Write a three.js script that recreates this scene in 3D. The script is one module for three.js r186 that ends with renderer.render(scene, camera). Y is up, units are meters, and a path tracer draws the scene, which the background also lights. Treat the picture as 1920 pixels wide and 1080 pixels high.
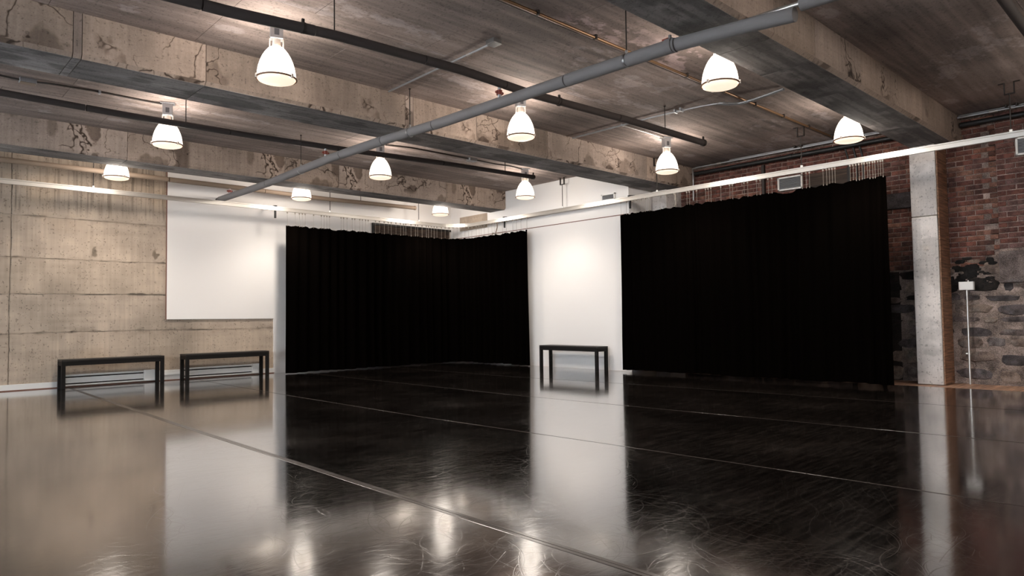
import * as THREE from 'three';
import { RoundedBoxGeometry } from 'three/addons/geometries/RoundedBoxGeometry.js';
import { mergeGeometries } from 'three/addons/utils/BufferGeometryUtils.js';

// ------------------------------------------------------------------ camera, sky, exposure
const scene = new THREE.Scene();
const camera = new THREE.PerspectiveCamera(2 * Math.atan(540 / 1281.17) * 180 / Math.PI, 1920 / 1080, 0.05, 100);
camera.position.set(0, 1.05, 0);
camera.up.set(-0.0184423, 0.9990370, 0.0398108);
camera.lookAt(0.6852710, 1.05 + 0.0416244, -0.7270977);
const renderer = new THREE.WebGLRenderer({ antialias: true });
renderer.toneMapping = THREE.LinearToneMapping;
renderer.toneMappingExposure = 1.0;
renderer.shadowMap.enabled = true;
scene.background = new THREE.Color(0.83, 0.91, 1.0);       // an overcast daylight sky, seen only through the side windows
scene.backgroundIntensity = 15.0;
const LAMP_DOWN = 11.5, LAMP_AROUND = 2.8, LAMP_COLOR = new THREE.Color(1.0, 0.90, 0.80);

// ------------------------------------------------------------------ small tools
let seedState = 12345;
const srand = s => { seedState = s >>> 0; };
function rnd() { seedState = (seedState + 0x6D2B79F5) >>> 0; let t = seedState; t = Math.imul(t ^ (t >>> 15), t | 1); t ^= t + Math.imul(t ^ (t >>> 7), t | 61); return ((t ^ (t >>> 14)) >>> 0) / 4294967296; }
const rr = (a, b) => a + (b - a) * rnd();
const clamp = (x, a = 0, b = 1) => Math.min(b, Math.max(a, x));
const sstep = (a, b, x) => { const t = clamp((x - a) / (b - a)); return t * t * (3 - 2 * t); };
const V = (x, y, z) => new THREE.Vector3(x, y, z);

// tileable value noise, normalised to about 0..1
function fld(N, px, py, oct, seed, gain = 0.5) {
  const out = new Float32Array(N * N); let amp = 1, tot = 0;
  for (let o = 0; o < oct; o++) {
    const X = Math.min(N, px << o), Y = Math.min(N, py << o);
    srand(seed * 7919 + o * 104729 + 17);
    const lat = new Float32Array(X * Y); for (let i = 0; i < lat.length; i++) lat[i] = rnd();
    for (let j = 0; j < N; j++) {
      const fy = j / N * Y, y0 = Math.floor(fy), ty = fy - y0, sy = ty * ty * (3 - 2 * ty), ya = (y0 % Y) * X, yb = ((y0 + 1) % Y) * X;
      for (let i = 0; i < N; i++) {
        const fx = i / N * X, x0 = Math.floor(fx), tx = fx - x0, sx = tx * tx * (3 - 2 * tx), xa = x0 % X, xb = (x0 + 1) % X;
        const a = lat[ya + xa], b = lat[ya + xb], c = lat[yb + xa], d = lat[yb + xb];
        out[j * N + i] += amp * (a + (b - a) * sx + (c - a) * sy + (a - b - c + d) * sx * sy);
      }
    }
    tot += amp; amp *= gain;
  }
  for (let i = 0; i < out.length; i++) out[i] = clamp((out[i] / tot - 0.5) * 1.7 + 0.5);
  return out;
}
function tex(N, fn, srgb = true) {
  const d = new Uint8Array(N * N * 4);
  for (let i = 0; i < N * N; i++) { const c = fn(i); d[i * 4] = clamp(c[0], 0, 255); d[i * 4 + 1] = clamp(c[1], 0, 255); d[i * 4 + 2] = clamp(c[2], 0, 255); d[i * 4 + 3] = 255; }
  const t = new THREE.DataTexture(d, N, N, THREE.RGBAFormat); t.wrapS = t.wrapT = THREE.RepeatWrapping;
  t.magFilter = THREE.LinearFilter; t.minFilter = THREE.LinearMipmapLinearFilter; t.generateMipmaps = true;
  if (srgb) t.colorSpace = THREE.SRGBColorSpace; t.needsUpdate = true; return t;
}
const grey = (N, f) => tex(N, i => { const v = f(i) * 255; return [v, v, v]; }, false);

// uv in metres divided by the tile, chosen by the way each face looks; the position is taken as the place in the room
function worldUV(g, tile = 4, du = 0, dv = 0) {
  g = g.index ? g.toNonIndexed() : g; g.computeVertexNormals === undefined;
  const p = g.attributes.position, uv = new Float32Array(p.count * 2), a = V(), b = V(), c = V(), n = V();
  for (let t = 0; t < p.count; t += 3) {
    a.fromBufferAttribute(p, t); b.fromBufferAttribute(p, t + 1); c.fromBufferAttribute(p, t + 2);
    n.copy(b).sub(a).cross(c.clone().sub(a)); const X = Math.abs(n.x), Y = Math.abs(n.y), Z = Math.abs(n.z);
    for (let k = 0; k < 3; k++) {
      const i = t + k, x = p.getX(i), y = p.getY(i), z = p.getZ(i);
      const [u, v] = Y >= X && Y >= Z ? [x, z] : X >= Z ? [z, y] : [x, y];
      uv[i * 2] = u / tile + du; uv[i * 2 + 1] = v / tile + dv;
    }
  }
  g.setAttribute('uv', new THREE.BufferAttribute(uv, 2)); return g;
}
function box(x0, x1, y0, y1, z0, z1, r = 0) {
  const w = x1 - x0, h = y1 - y0, d = z1 - z0, m = Math.min(w, h, d);
  const g = r > 0 ? new RoundedBoxGeometry(w, h, d, 2, Math.min(r, m * 0.49)) : new THREE.BoxGeometry(w, h, d);
  g.translate((x0 + x1) / 2, (y0 + y1) / 2, (z0 + z1) / 2); return g;
}
function rod(p, q, r, seg = 10, r2 = r) {
  const d = q.clone().sub(p), g = new THREE.CylinderGeometry(r2, r, d.length(), seg);
  g.translate(0, d.length() / 2, 0); g.applyQuaternion(new THREE.Quaternion().setFromUnitVectors(V(0, 1, 0), d.clone().normalize())); g.translate(p.x, p.y, p.z); return g;
}
function bentTube(pts, r, seg = 10, tens = 0.15) {
  const cv = new THREE.CatmullRomCurve3(pts, false, 'catmullrom', tens);
  return new THREE.TubeGeometry(cv, Math.max(8, pts.length * 8), r, seg, false);
}
function disc(p, dir, r, seg = 16) { const g = new THREE.CircleGeometry(r, seg); g.applyQuaternion(new THREE.Quaternion().setFromUnitVectors(V(0, 0, 1), dir.clone().normalize())); g.translate(p.x, p.y, p.z); return g; }
const flat = gs => mergeGeometries(gs.map(g => { const q = g.index ? g.toNonIndexed() : g; for (const k of Object.keys(q.attributes)) if (!['position', 'normal', 'uv'].includes(k)) q.deleteAttribute(k); return q; }));

const used = {};
function numbered(n) { const k = used[n] = (used[n] || 0) + 1; return k === 1 ? n : n + '_' + String(k - 1).padStart(3, '0'); }
function mesh(name, geo, mat, parent) {
  const m = new THREE.Mesh(Array.isArray(geo) ? flat(geo) : geo, mat); m.castShadow = m.receiveShadow = true;
  m.name = parent ? name : numbered(name); (parent || scene).add(m); return m;
}
function structure(name) { const g = new THREE.Group(); g.name = numbered(name); g.userData.kind = 'structure'; scene.add(g); return g; }
function thing(name, label, category, at = [0, 0, 0], group) {
  const g = new THREE.Group(); g.name = numbered(name); g.position.set(...at); g.userData = { label, category };
  if (group) g.userData.group = group; scene.add(g); return g;
}

// ------------------------------------------------------------------ what the surfaces are made of
const N = 1024, M = {};
{
  const big = fld(N, 4, 4, 6, 1), mid = fld(N, 12, 12, 5, 2), vs = fld(N, 160, 8, 3, 3), hs = fld(N, 8, 160, 3, 4), pit = fld(N, 200, 200, 2, 5), crk = fld(N, 7, 7, 5, 6), crk2 = fld(N, 10, 10, 5, 7), mask = fld(N, 5, 5, 3, 8), spk = fld(N, 512, 512, 1, 9);
  // cast concrete of the walls: pale, streaked up and down by the boards, with small holes and rusty stains
  const wallTone = i => 1 + (big[i] - 0.5) * 0.26 + (mid[i] - 0.5) * 0.14 + (vs[i] - 0.5) * 0.07 * (0.3 + mask[i]) + (hs[i] - 0.5) * 0.03 + (spk[i] - 0.5) * 0.03 - sstep(0.62, 0.72, crk[i]) * 0.10 - (pit[i] > 0.93 ? 0.16 : 0);
  M.wallMap = tex(N, i => { const t = wallTone(i), s = sstep(0.62, 0.9, mask[i] * 0.6 + mid[i] * 0.4); return [186 * t - 12 * s, 172 * t - 16 * s, 157 * t - 22 * s]; });
  M.wallBump = grey(N, i => clamp(0.6 + (mid[i] - 0.5) * 0.4 + (vs[i] - 0.5) * 0.12 - (pit[i] > 0.93 ? 0.3 : 0)));
  // the bare back wall has its own sheet, 6.4 m wide: day joints with crumbled edges, pits and two rusty tie holes where the photograph has them
  const W = 2048, SP = 6.4, wb = fld(W, 6, 6, 7, 41), wm = fld(W, 20, 20, 5, 42), wv = fld(W, 260, 10, 3, 43), wk = fld(W, 26, 40, 4, 44, 0.6), wj = fld(W, 5, 5, 6, 45), wp = fld(W, 300, 300, 2, 46), wh = fld(W, 8, 120, 3, 47), wr = fld(W, 60, 60, 3, 48);
  const joints = [[0.897, 1.0], [1.522, 0.75], [2.087, 0.6], [2.752, 0.45], [3.25, 0.25]], ties = [[2.75, 2.19], [3.69, 2.20]];
  const lines = i => {
    const x = (i % W) / W * SP, y = Math.floor(i / W) / W * SP; let c = 0, soft = 0;
    for (const [jy, k] of joints) { const d = Math.abs(y - jy - (wj[i] - 0.5) * 0.05 - (wk[i] - 0.5) * 0.02); c = Math.max(c, k * Math.exp(-((d / (0.005 + 0.020 * wk[i] * wk[i])) ** 2)) * (0.25 + 1.1 * sstep(0.35, 0.75, wm[i]))); soft = Math.max(soft, k * Math.exp(-((d / 0.05) ** 2)) * sstep(0.5, 0.75, wk[i])); }
    const dx = Math.abs(x - 1.6 - (wj[i] - 0.5) * 0.03 - (wk[i] - 0.5) * 0.012); c = Math.max(c, Math.exp(-((dx / 0.006) ** 2)) * (0.2 + wk[i]));
    let t = 0; for (const [tx, ty] of ties) { const ux = (x - tx + (wr[i] - 0.5) * 0.05) / 0.045, uy = (y - ty + (wr[i] - 0.5) * 0.05) / (y < ty ? 0.05 : 0.17); t = Math.max(t, sstep(1.15, 0.5, Math.hypot(ux, uy)) * (0.5 + 0.6 * wm[i]) * (y < ty + 0.05 ? 1 : sstep(0.35, 0.65, wr[i]))); }
    return [clamp(c), clamp(soft), clamp(t)];
  };
  const cut = new Float32Array(W * W);
  M.backMap = tex(W, i => {
    const [c, so, ti] = lines(i), pitHole = wp[i] > 0.975 ? 1 : 0; cut[i] = clamp(c + ti * 0.5 + pitHole * 0.6);
    const t = 1 + (wb[i] - 0.5) * 0.30 + (wm[i] - 0.5) * 0.12 + (wv[i] - 0.5) * 0.10 * (0.3 + wj[i]) + (wh[i] - 0.5) * 0.05 - so * 0.12 - pitHole * 0.18 - c * 0.58 - ti * 0.42 - Math.max(0, wv[i] - 0.45) * 0.55 * sstep(2.70, 2.95, Math.floor(i / W) / W * SP) * (0.4 + wj[i]), w = sstep(0.6, 0.85, wb[i] * 0.5 + wj[i] * 0.5);
    return [167 * t - 6 * w, 155 * t - 9 * w - 2 * ti, 141 * t - 13 * w - 6 * ti];
  });
  M.backBump = grey(W, i => clamp(0.75 + (wm[i] - 0.5) * 0.2 + (wv[i] - 0.5) * 0.08 - cut[i] * 0.6));
  // beams: the same concrete with old patches outlined by dark broken edges
  const patch = i => {
    const m = sstep(0.50, 0.66, mask[i]), l1 = Math.exp(-(((crk[i] - 0.52) / 0.012) ** 2)), l2 = Math.exp(-(((crk2[i] - 0.47) / 0.010) ** 2));
    return clamp(m * Math.max(l1, l2 * 0.8) * (0.45 + mid[i]) + m * sstep(0.70, 0.80, crk2[i]) * 0.55 + sstep(0.80, 0.9, crk[i]) * 0.35);
  };
  const beamTone = i => 1 + (big[i] - 0.5) * 0.26 + (mid[i] - 0.5) * 0.16 + (vs[i] - 0.5) * 0.08 + (hs[i] - 0.5) * 0.04 + (spk[i] - 0.5) * 0.05 - (pit[i] > 0.955 ? 0.16 : 0);
  M.beamMap = tex(N, i => { const t = beamTone(i), p = patch(i); return [165 * t * (1 - 0.62 * p), 150 * t * (1 - 0.66 * p), 139 * t * (1 - 0.69 * p)]; });
  M.beamBump = grey(N, i => clamp(0.65 + (mid[i] - 0.5) * 0.25 + (vs[i] - 0.5) * 0.15 - 0.5 * patch(i)));
  // undersides: greyer, dragged along the boards, with pale lime bloom here and there
  const grain = fld(N, 6, 110, 4, 11), grain2 = fld(N, 3, 40, 4, 12), bloom = fld(N, 9, 14, 6, 13, 0.65), bl2 = fld(N, 3, 3, 3, 14);
  const slab = i => 1 + (big[i] - 0.5) * 0.36 + (grain[i] - 0.5) * 0.16 + (grain2[i] - 0.5) * 0.22 + (spk[i] - 0.5) * 0.06 - (pit[i] > 0.90 ? 0.15 : 0);
  M.slabMap = tex(N, i => { const t = slab(i), b = sstep(0.66, 0.84, bloom[i]) * sstep(0.52, 0.68, bl2[i]) * 0.7; return [138 * t + 34 * b, 126 * t + 36 * b, 120 * t + 40 * b]; });
  M.limeMap = tex(N, i => { const t = slab(i) * 0.97, b = sstep(0.52, 0.68, bloom[i]) * sstep(0.36, 0.6, bl2[i] * 0.6 + big[i] * 0.4); return [140 * t + 52 * b, 127 * t + 46 * b, 121 * t + 50 * b]; });
  M.slabBump = grey(N, i => clamp(0.5 + (grain[i] - 0.5) * 0.6 + (mid[i] - 0.5) * 0.2));
  M.soffitMap = tex(N, i => { const t = slab(i), so = 0.30 * sstep(0.50, 0.72, grain2[i] * 0.5 + mid[i] * 0.5); return [138 * t * (1 - so), 133 * t * (1 - so), 131 * t * (1 - so)]; });
  M.plasterBump = grey(N, i => clamp(0.5 + (mid[i] - 0.5) * 0.3 + (spk[i] - 0.5) * 0.15));
  M.mortarMap = tex(N, i => { const t = 1 + (mid[i] - 0.5) * 0.5 + (big[i] - 0.5) * 0.4 + (pit[i] - 0.5) * 0.3; return [125 * t, 114 * t, 109 * t]; });
  M.brickMap = tex(N, i => { const t = 1 + (mid[i] - 0.5) * 0.5 + (pit[i] - 0.5) * 0.35 + (spk[i] - 0.5) * 0.2, w = sstep(0.6, 0.9, crk[i]) * 0.35; return [205 * t, (196 + 25 * w) * t, (190 + 35 * w) * t]; });
  M.roughBump = grey(N, i => clamp(0.5 + (mid[i] - 0.5) * 0.5 + (pit[i] - 0.5) * 0.5));
  M.woodMap = tex(N, i => { const t = 1 + (grain[i] - 0.5) * 0.5 + (mid[i] - 0.5) * 0.15; return [158 * t, 125 * t, 104 * t]; });
}
{ // worn vinyl of the dance floor: fine scuffs and arcs left by shoes
  const F = 2048, hgt = new Float32Array(F * F), soft = fld(F, 5, 5, 5, 31), drag = fld(F, 22, 220, 4, 32, 0.65), wav = fld(F, 40, 90, 3, 33), dul = fld(F, 9, 9, 4, 34);
  srand(77);
  for (let k = 0; k < 3400; k++) {
    let x = rnd() * F, y = rnd() * F, a = rnd() * 6.283; const n = 20 + rnd() * rnd() * 420, bend = (rnd() - 0.5) * 0.02, s = 0.25 + rnd() * 0.75;
    for (let i = 0; i < n; i++) { x += Math.cos(a); y += Math.sin(a); a += bend; const X = ((x | 0) + F * 4) % F, Y = ((y | 0) + F * 4) % F, e = s * Math.min(1, i / 12, (n - i) / 12); if (e > hgt[Y * F + X]) hgt[Y * F + X] = e; }
  }
  M.floorMap = tex(F, i => { const t = 1 + (soft[i] - 0.5) * 0.6 + (drag[i] - 0.5) * 0.9, s = hgt[i] * 26 * (0.2 + dul[i]); return [31 * t + s, 27 * t + s * 0.93, 25 * t + s * 0.88]; });
  M.floorRough = grey(F, i => clamp(0.115 + (soft[i] - 0.5) * 0.05 + (drag[i] - 0.5) * 0.05 + (dul[i] - 0.5) * 0.05 + hgt[i] * 0.10));
  M.floorBump = grey(F, i => clamp(0.62 + (wav[i] - 0.5) * 0.20 + (drag[i] - 0.5) * 0.10 - hgt[i] * 0.30));
}
const std = (o) => new THREE.MeshStandardMaterial(o);
const rgb = (r, g, b) => new THREE.Color().setRGB(r / 255, g / 255, b / 255, THREE.SRGBColorSpace);
M.walls = [rgb(255, 250, 246), rgb(250, 245, 240), rgb(253, 249, 246)].map(c => std({ map: M.wallMap, color: c, bumpMap: M.wallBump, bumpScale: 0.003, roughness: 0.9 }));
M.backWall = [rgb(255, 250, 247), rgb(252, 247, 243), rgb(254, 250, 248)].map(c => std({ map: M.backMap, color: c, bumpMap: M.backBump, bumpScale: 0.006, roughness: 0.9 }));
M.beams = [rgb(255, 250, 246), rgb(240, 236, 232), rgb(250, 248, 248)].map(c => std({ map: M.beamMap, color: c, bumpMap: M.beamBump, bumpScale: 0.005, roughness: 0.92 }));
M.soffit = std({ map: M.soffitMap, bumpMap: M.slabBump, bumpScale: 0.002, roughness: 0.85 });
M.slabs = [rgb(255, 250, 248), rgb(250, 246, 244), rgb(253, 250, 249)].map(c => std({ map: M.slabMap, color: c, bumpMap: M.slabBump, bumpScale: 0.002, roughness: 0.88 }));
M.slabLime = std({ map: M.limeMap, color: rgb(255, 250, 248), bumpMap: M.slabBump, bumpScale: 0.002, roughness: 0.88 });
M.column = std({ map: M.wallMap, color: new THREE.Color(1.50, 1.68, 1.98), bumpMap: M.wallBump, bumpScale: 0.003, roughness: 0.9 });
M.white = std({ color: rgb(232, 229, 226), bumpMap: M.plasterBump, bumpScale: 0.0015, roughness: 0.75 });
M.whitePaint = std({ color: rgb(226, 225, 222), roughness: 0.45 });
M.redTrim = std({ color: rgb(120, 84, 70), roughness: 0.7 });
M.wood = std({ map: M.woodMap, roughness: 0.45 });
M.sideBoard = std({ map: M.woodMap, color: rgb(225, 215, 205), roughness: 0.7 });
M.vinyl = new THREE.MeshPhysicalMaterial({ map: M.floorMap, roughnessMap: M.floorRough, roughness: 1.0, bumpMap: M.floorBump, bumpScale: 0.0008, ior: 1.85, clearcoat: 1, clearcoatRoughness: 0.085 });
M.tape = new THREE.MeshPhysicalMaterial({ color: rgb(52, 46, 43), roughness: 0.22, ior: 1.7 });
M.curtain = new THREE.MeshPhysicalMaterial({ color: new THREE.Color(0.0014, 0.0010, 0.0008), roughness: 1.0, specularIntensity: 0.0 });
M.alu = std({ color: rgb(200, 196, 190), metalness: 0.8, roughness: 0.34 });
M.steel = std({ color: rgb(150, 150, 150), metalness: 0.9, roughness: 0.35 });
M.galv = std({ color: rgb(176, 178, 182), metalness: 0.7, roughness: 0.42 });
M.darkSteel = std({ color: rgb(52, 46, 43), metalness: 0.3, roughness: 0.6 });
M.black = std({ color: rgb(18, 17, 17), roughness: 0.6 });
M.blackPipe = std({ color: rgb(30, 29, 29), roughness: 0.45 });
M.foamDark = std({ color: rgb(62, 55, 53), roughness: 0.85, bumpMap: M.roughBump, bumpScale: 0.001 });
M.foamGrey = std({ color: rgb(112, 109, 108), roughness: 0.85, bumpMap: M.roughBump, bumpScale: 0.001 });
M.foamTan = std({ color: rgb(128, 112, 97), roughness: 0.8 });
M.copper = std({ color: rgb(132, 104, 78), metalness: 0.6, roughness: 0.42 });
M.redPaint = std({ color: rgb(120, 52, 40), roughness: 0.5 });
M.bench = std({ color: rgb(17, 13, 11), roughness: 0.5 });
M.benchSide = new THREE.MeshPhysicalMaterial({ color: rgb(12, 9, 8), roughness: 0.6, specularIntensity: 0.5 });
M.cord = std({ color: rgb(150, 142, 132), roughness: 0.6 });
M.hook = std({ color: rgb(230, 228, 224), metalness: 0.4, roughness: 0.4 });
M.cable = std({ color: rgb(62, 56, 52), roughness: 0.6 });
M.board = std({ map: M.woodMap, color: rgb(104, 108, 110), roughness: 0.8 });
M.ventDark = std({ color: rgb(92, 92, 96), roughness: 0.6 });
M.mortar = std({ map: M.mortarMap, color: new THREE.Color(1.15, 1.1, 1.06), bumpMap: M.roughBump, bumpScale: 0.012, roughness: 1 });
M.mortarDark = std({ map: M.mortarMap, color: new THREE.Color(1.35, 1.24, 1.18), bumpMap: M.roughBump, bumpScale: 0.012, roughness: 1 });
M.bricks = [[140, 94, 84], [126, 84, 76], [150, 106, 92], [124, 90, 85], [156, 118, 104], [108, 78, 70], [132, 104, 101]].map(c => std({ map: M.brickMap, color: rgb(...c), bumpMap: M.roughBump, bumpScale: 0.006, roughness: 0.95 }));
M.stones = [[128, 120, 120], [108, 103, 106], [150, 138, 130], [90, 87, 91], [160, 147, 138], [140, 128, 122]].map(c => std({ map: M.brickMap, color: rgb(...c), bumpMap: M.roughBump, bumpScale: 0.010, roughness: 0.95 }));
M.sootShadeStones = [[30, 28, 28], [44, 40, 38], [22, 21, 21]].map(c => std({ map: M.brickMap, color: rgb(...c), bumpMap: M.roughBump, bumpScale: 0.010, roughness: 0.95 }));  // sooty stone colours; left of the column they paint the curtain's shade
M.bell = std({ color: rgb(245, 235, 225), emissive: new THREE.Color(1.0, 0.90, 0.80), emissiveIntensity: 1.8, roughness: 0.3 });
M.lens = std({ color: rgb(245, 235, 225), emissive: new THREE.Color(1.0, 0.84, 0.64), emissiveIntensity: 0.95, roughness: 0.2 });
M.clear = std({ color: rgb(238, 226, 214), roughness: 0.25 });
M.ring = std({ color: rgb(118, 88, 70), roughness: 0.5 });
M.glass = new THREE.MeshPhysicalMaterial({ color: 0xffffff, transmission: 1, thickness: 0, roughness: 0.02 });

// ------------------------------------------------------------------ the room: measures in metres, x to the right wall, -z to the back wall
const CEIL = 3.84, SOF = 3.43, ZB = -13.1, XW = 10.3, XB = 11.5, XL = -5, ZF = 4;

{ // floor: wooden base and rolls of black vinyl laid side by side, taped at the joints
  const f = structure('floor');
  mesh('wooden_base', worldUV(box(XL - 0.3, XB + 0.4, -0.25, -0.004, ZB - 0.3, ZF + 0.3), 2), M.wood, f);
  const edge = [
    [[-1.88, ZB + 0.02], [-1.86, ZF - 0.05]], [[0.24, ZB + 0.02], [0.22, ZF - 0.05]],
    [[2.38, ZB + 0.02], [2.31, -7.5], [2.30, -3], [2.36, ZF - 0.05]],
    [[4.30, ZB + 0.02], [4.26, -9], [4.29, -6], [4.41, -3.6], [4.50, -1.2], [4.6, ZF - 0.05]],
    [[6.26, ZB + 0.02], [6.30, -6.7], [6.42, -4.6], [6.52, -3], [6.63, -1.4], [6.8, ZF - 0.05]],
    [[8.16, ZB + 0.02], [8.22, -8.6], [8.42, -6.6], [8.71, -2.3], [8.78, -1.3], [8.9, ZF - 0.05]],
  ];
  const at = (e, z) => { for (let i = 0; i < e.length - 1; i++) if (z <= e[i + 1][1] || i === e.length - 2) { const t = clamp((z - e[i][1]) / (e[i + 1][1] - e[i][1])); return e[i][0] + (e[i + 1][0] - e[i][0]) * t; } };
  const far = [[XW - 0.02, ZB + 0.02], [XW - 0.02, -7.75], [10.6, -7.6], [10.62, -4.5], [10.68, -3.1], [10.76, -2.1], [10.82, ZF - 0.05]];
  const left = [[XL + 0.05, ZB + 0.02], [XL + 0.05, ZF - 0.05]];
  const all = [left, ...edge, far];
  for (let k = 0; k < all.length - 1; k++) {
    const s = new THREE.Shape(), A = all[k], B = all[k + 1], gap = 0.003;
    A.forEach(([x, z], i) => i ? s.lineTo(x + gap, -z) : s.moveTo(x + gap, -z));
    [...B].reverse().forEach(([x, z]) => s.lineTo(x - gap, -z));
    const g = new THREE.ExtrudeGeometry(s, { depth: 0.002, bevelEnabled: true, bevelSize: 0.0015, bevelThickness: 0.001, bevelSegments: 1 });
    g.rotateX(-Math.PI / 2); g.translate(0, -0.003, 0);
    mesh('vinyl_roll', worldUV(g, 4, k * 0.37, k * 0.21), M.vinyl, f);
  }
  const tape = (e, w, h) => {
    const gs = [];
    for (let i = 0; i < e.length - 1; i++) {
      const z0 = e[i][1], z1 = e[i + 1][1], x0 = e[i][0], x1 = e[i + 1][0], prof = [[-w, 0.0005], [-w * 0.93, h], [-w * 0.12, h], [0, h * 0.35], [w * 0.12, h], [w * 0.93, h], [w, 0.0005]], pos = [];
      for (let j = 0; j < prof.length - 1; j++) { const [a, ya] = prof[j], [b, yb] = prof[j + 1]; pos.push(x0 + a, ya, z0, x1 + a, ya, z1, x0 + b, yb, z0, x0 + b, yb, z0, x1 + a, ya, z1, x1 + b, yb, z1); }
      const g = new THREE.BufferGeometry(); g.setAttribute('position', new THREE.Float32BufferAttribute(pos, 3)); g.setAttribute('uv', new THREE.Float32BufferAttribute(new Float32Array(pos.length / 3 * 2), 2)); g.computeVertexNormals(); gs.push(g);
    }
    return gs;
  };
  edge.forEach((e, k) => mesh('joint_tape', tape(e, k === 2 ? 0.028 : 0.009, k === 2 ? 0.0016 : 0.0007), M.tape, f));
}

{ // ceiling: a thick slab cast against sheets, each print a shallow panel with its own edge
  const c = structure('ceiling');
  mesh('slab', worldUV(box(XL - 0.3, XB + 0.4, CEIL + 0.012, CEIL + 0.35, ZB - 0.3, ZF + 0.3), 4), M.slabs[1], c);
  srand(5);
  for (const [z0, z1] of [[ZB, -11.65], [-11.1, -7.7], [-7.05, -3.22], [-2.65, 1.2], [1.75, ZF]]) {
    const rows = z1 - z0 > 2.6 ? [z0, z0 + (z1 - z0) * 0.36, z0 + (z1 - z0) * 0.70, z1] : [z0, z1];
    for (let r = 0; r < rows.length - 1; r++) for (let x = XL + (r % 2) * 0.6; x < XB; x += 1.22) {
      const d = rr(0, 0.0025);
      mesh('formwork_panel', worldUV(box(Math.max(XL, x) + 0.002, Math.min(XB, x + 1.22) - 0.002, CEIL - d, CEIL + 0.02, rows[r] + 0.002, rows[r + 1] - 0.002), 4, 0.15 + r * 0.4, 0.2), rows[r] > -4.6 && rows[r] < -3.5 && x > 3.4 && x < 7.0 ? M.slabLime : M.slabs[Math.floor(rnd() * 3)], c);
    }
  }
}

// beams: cast in lengths, each with chamfered lower edges; face and underside are one casting with two looks
function beam(z0, z1, joints, x1) {
  const b = structure('ceiling_beam'), xs = [XL, ...joints, x1];
  for (let i = 0; i < xs.length - 1; i++) {
    const a = xs[i] + (i ? 0.003 : 0), e = xs[i + 1] - (i < xs.length - 2 ? 0.003 : 0), ch = 0.034, s = new THREE.Shape();
    s.moveTo(-z1, CEIL + 0.01); s.lineTo(-z1, SOF + ch); s.lineTo(-z1 + ch, SOF + 0.0); s.lineTo(-z0 - ch, SOF + 0.0); s.lineTo(-z0, SOF + ch); s.lineTo(-z0, CEIL + 0.01);
    const g = new THREE.ExtrudeGeometry(s, { depth: e - a, bevelEnabled: false }); g.rotateY(Math.PI / 2); g.translate(a, 0, 0);
    mesh('beam_length', worldUV(g, 4, i * 0.31, z0 * 0.17), M.beams[i % 3], b);
    mesh('beam_underside', worldUV(box(a, e, SOF - 0.004, SOF + 0.002, z0 + ch, z1 - ch), 4, i * 0.23, z0 * 0.3), M.soffit, b);
  }
  return b;
}
beam(-11.65, -11.1, [-2.2, 0.4, 2.73, 5.15, 6.18, 8.63], XW - 0.002);
beam(-7.70, -7.05, [-1.6, 1.29, 1.36, 2.44, 4.85, 4.97, 6.02, 7.43, 9.95], XB - 0.002);
beam(-3.22, -2.65, [-1.1, 1.6, 4.0, 5.65, 6.49, 7.64, 9.7], XB - 0.002);
beam(1.2, 1.75, [-1, 2, 5, 8], XB - 0.002);

{ // back wall of cast concrete: lifts poured one above the other
  const w = structure('wall_back'); srand(9);
  mesh('wall_core', worldUV(box(XL - 0.3, XW + 1.5, -0.25, CEIL + 0.35, ZB - 0.35, ZB - 0.012), 4), M.walls[1], w);
  const ys = [0, 0.897, 1.522, 2.087, 2.752, 3.25, CEIL], cols = [[XL, -2.2], [-2.2, 1.6], [1.6, 5.9]];
  for (let r = 0; r < ys.length - 1; r++) for (const [x0, x1] of cols) {
    const split = r === 0 && x0 === 1.6 ? [1.6, 3.6, 5.9] : [x0, x1];
    for (let k = 0; k < split.length - 1; k++) { const d = rr(0, 0.006); mesh('concrete_lift', worldUV(box(split[k] + 0.0015, split[k + 1] - 0.0015, ys[r] + 0.002, ys[r + 1] - 0.002, ZB - 0.02, ZB + d * 0.4 - 0.004, 0.002), 6.4), M.backWall[(r * 2 + k) % 3], w); }
  }
}
{ // white plasterboard lining of the back wall, cut round the concrete below
  const w = structure('wall_back_lining'), s = new THREE.Shape();
  s.moveTo(3.87, CEIL); s.lineTo(3.87, 1.085); s.lineTo(5.84, 1.075); s.lineTo(5.84, 0); s.lineTo(XW, 0); s.lineTo(XW, CEIL); s.closePath();
  const g = new THREE.ExtrudeGeometry(s, { depth: 0.028, bevelEnabled: true, bevelSize: 0.002, bevelThickness: 0.002, bevelSegments: 1 }); g.translate(0, 0, ZB - 0.004);
  mesh('plasterboard', worldUV(g, 3), M.white, w);
  mesh('edge_bead', box(3.855, 3.868, 1.085, CEIL - 0.01, ZB - 0.004, ZB + 0.022), M.redTrim, w);
}
{
  const b = structure('baseboard_back');
  mesh('board', box(XL, 5.86, 0, 0.10, ZB - 0.002, ZB + 0.018, 0.004), M.whitePaint, b);
  mesh('bottom_bead', box(XL, 5.86, 0, 0.014, ZB + 0.016, ZB + 0.026), M.redTrim, b);
}
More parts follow.
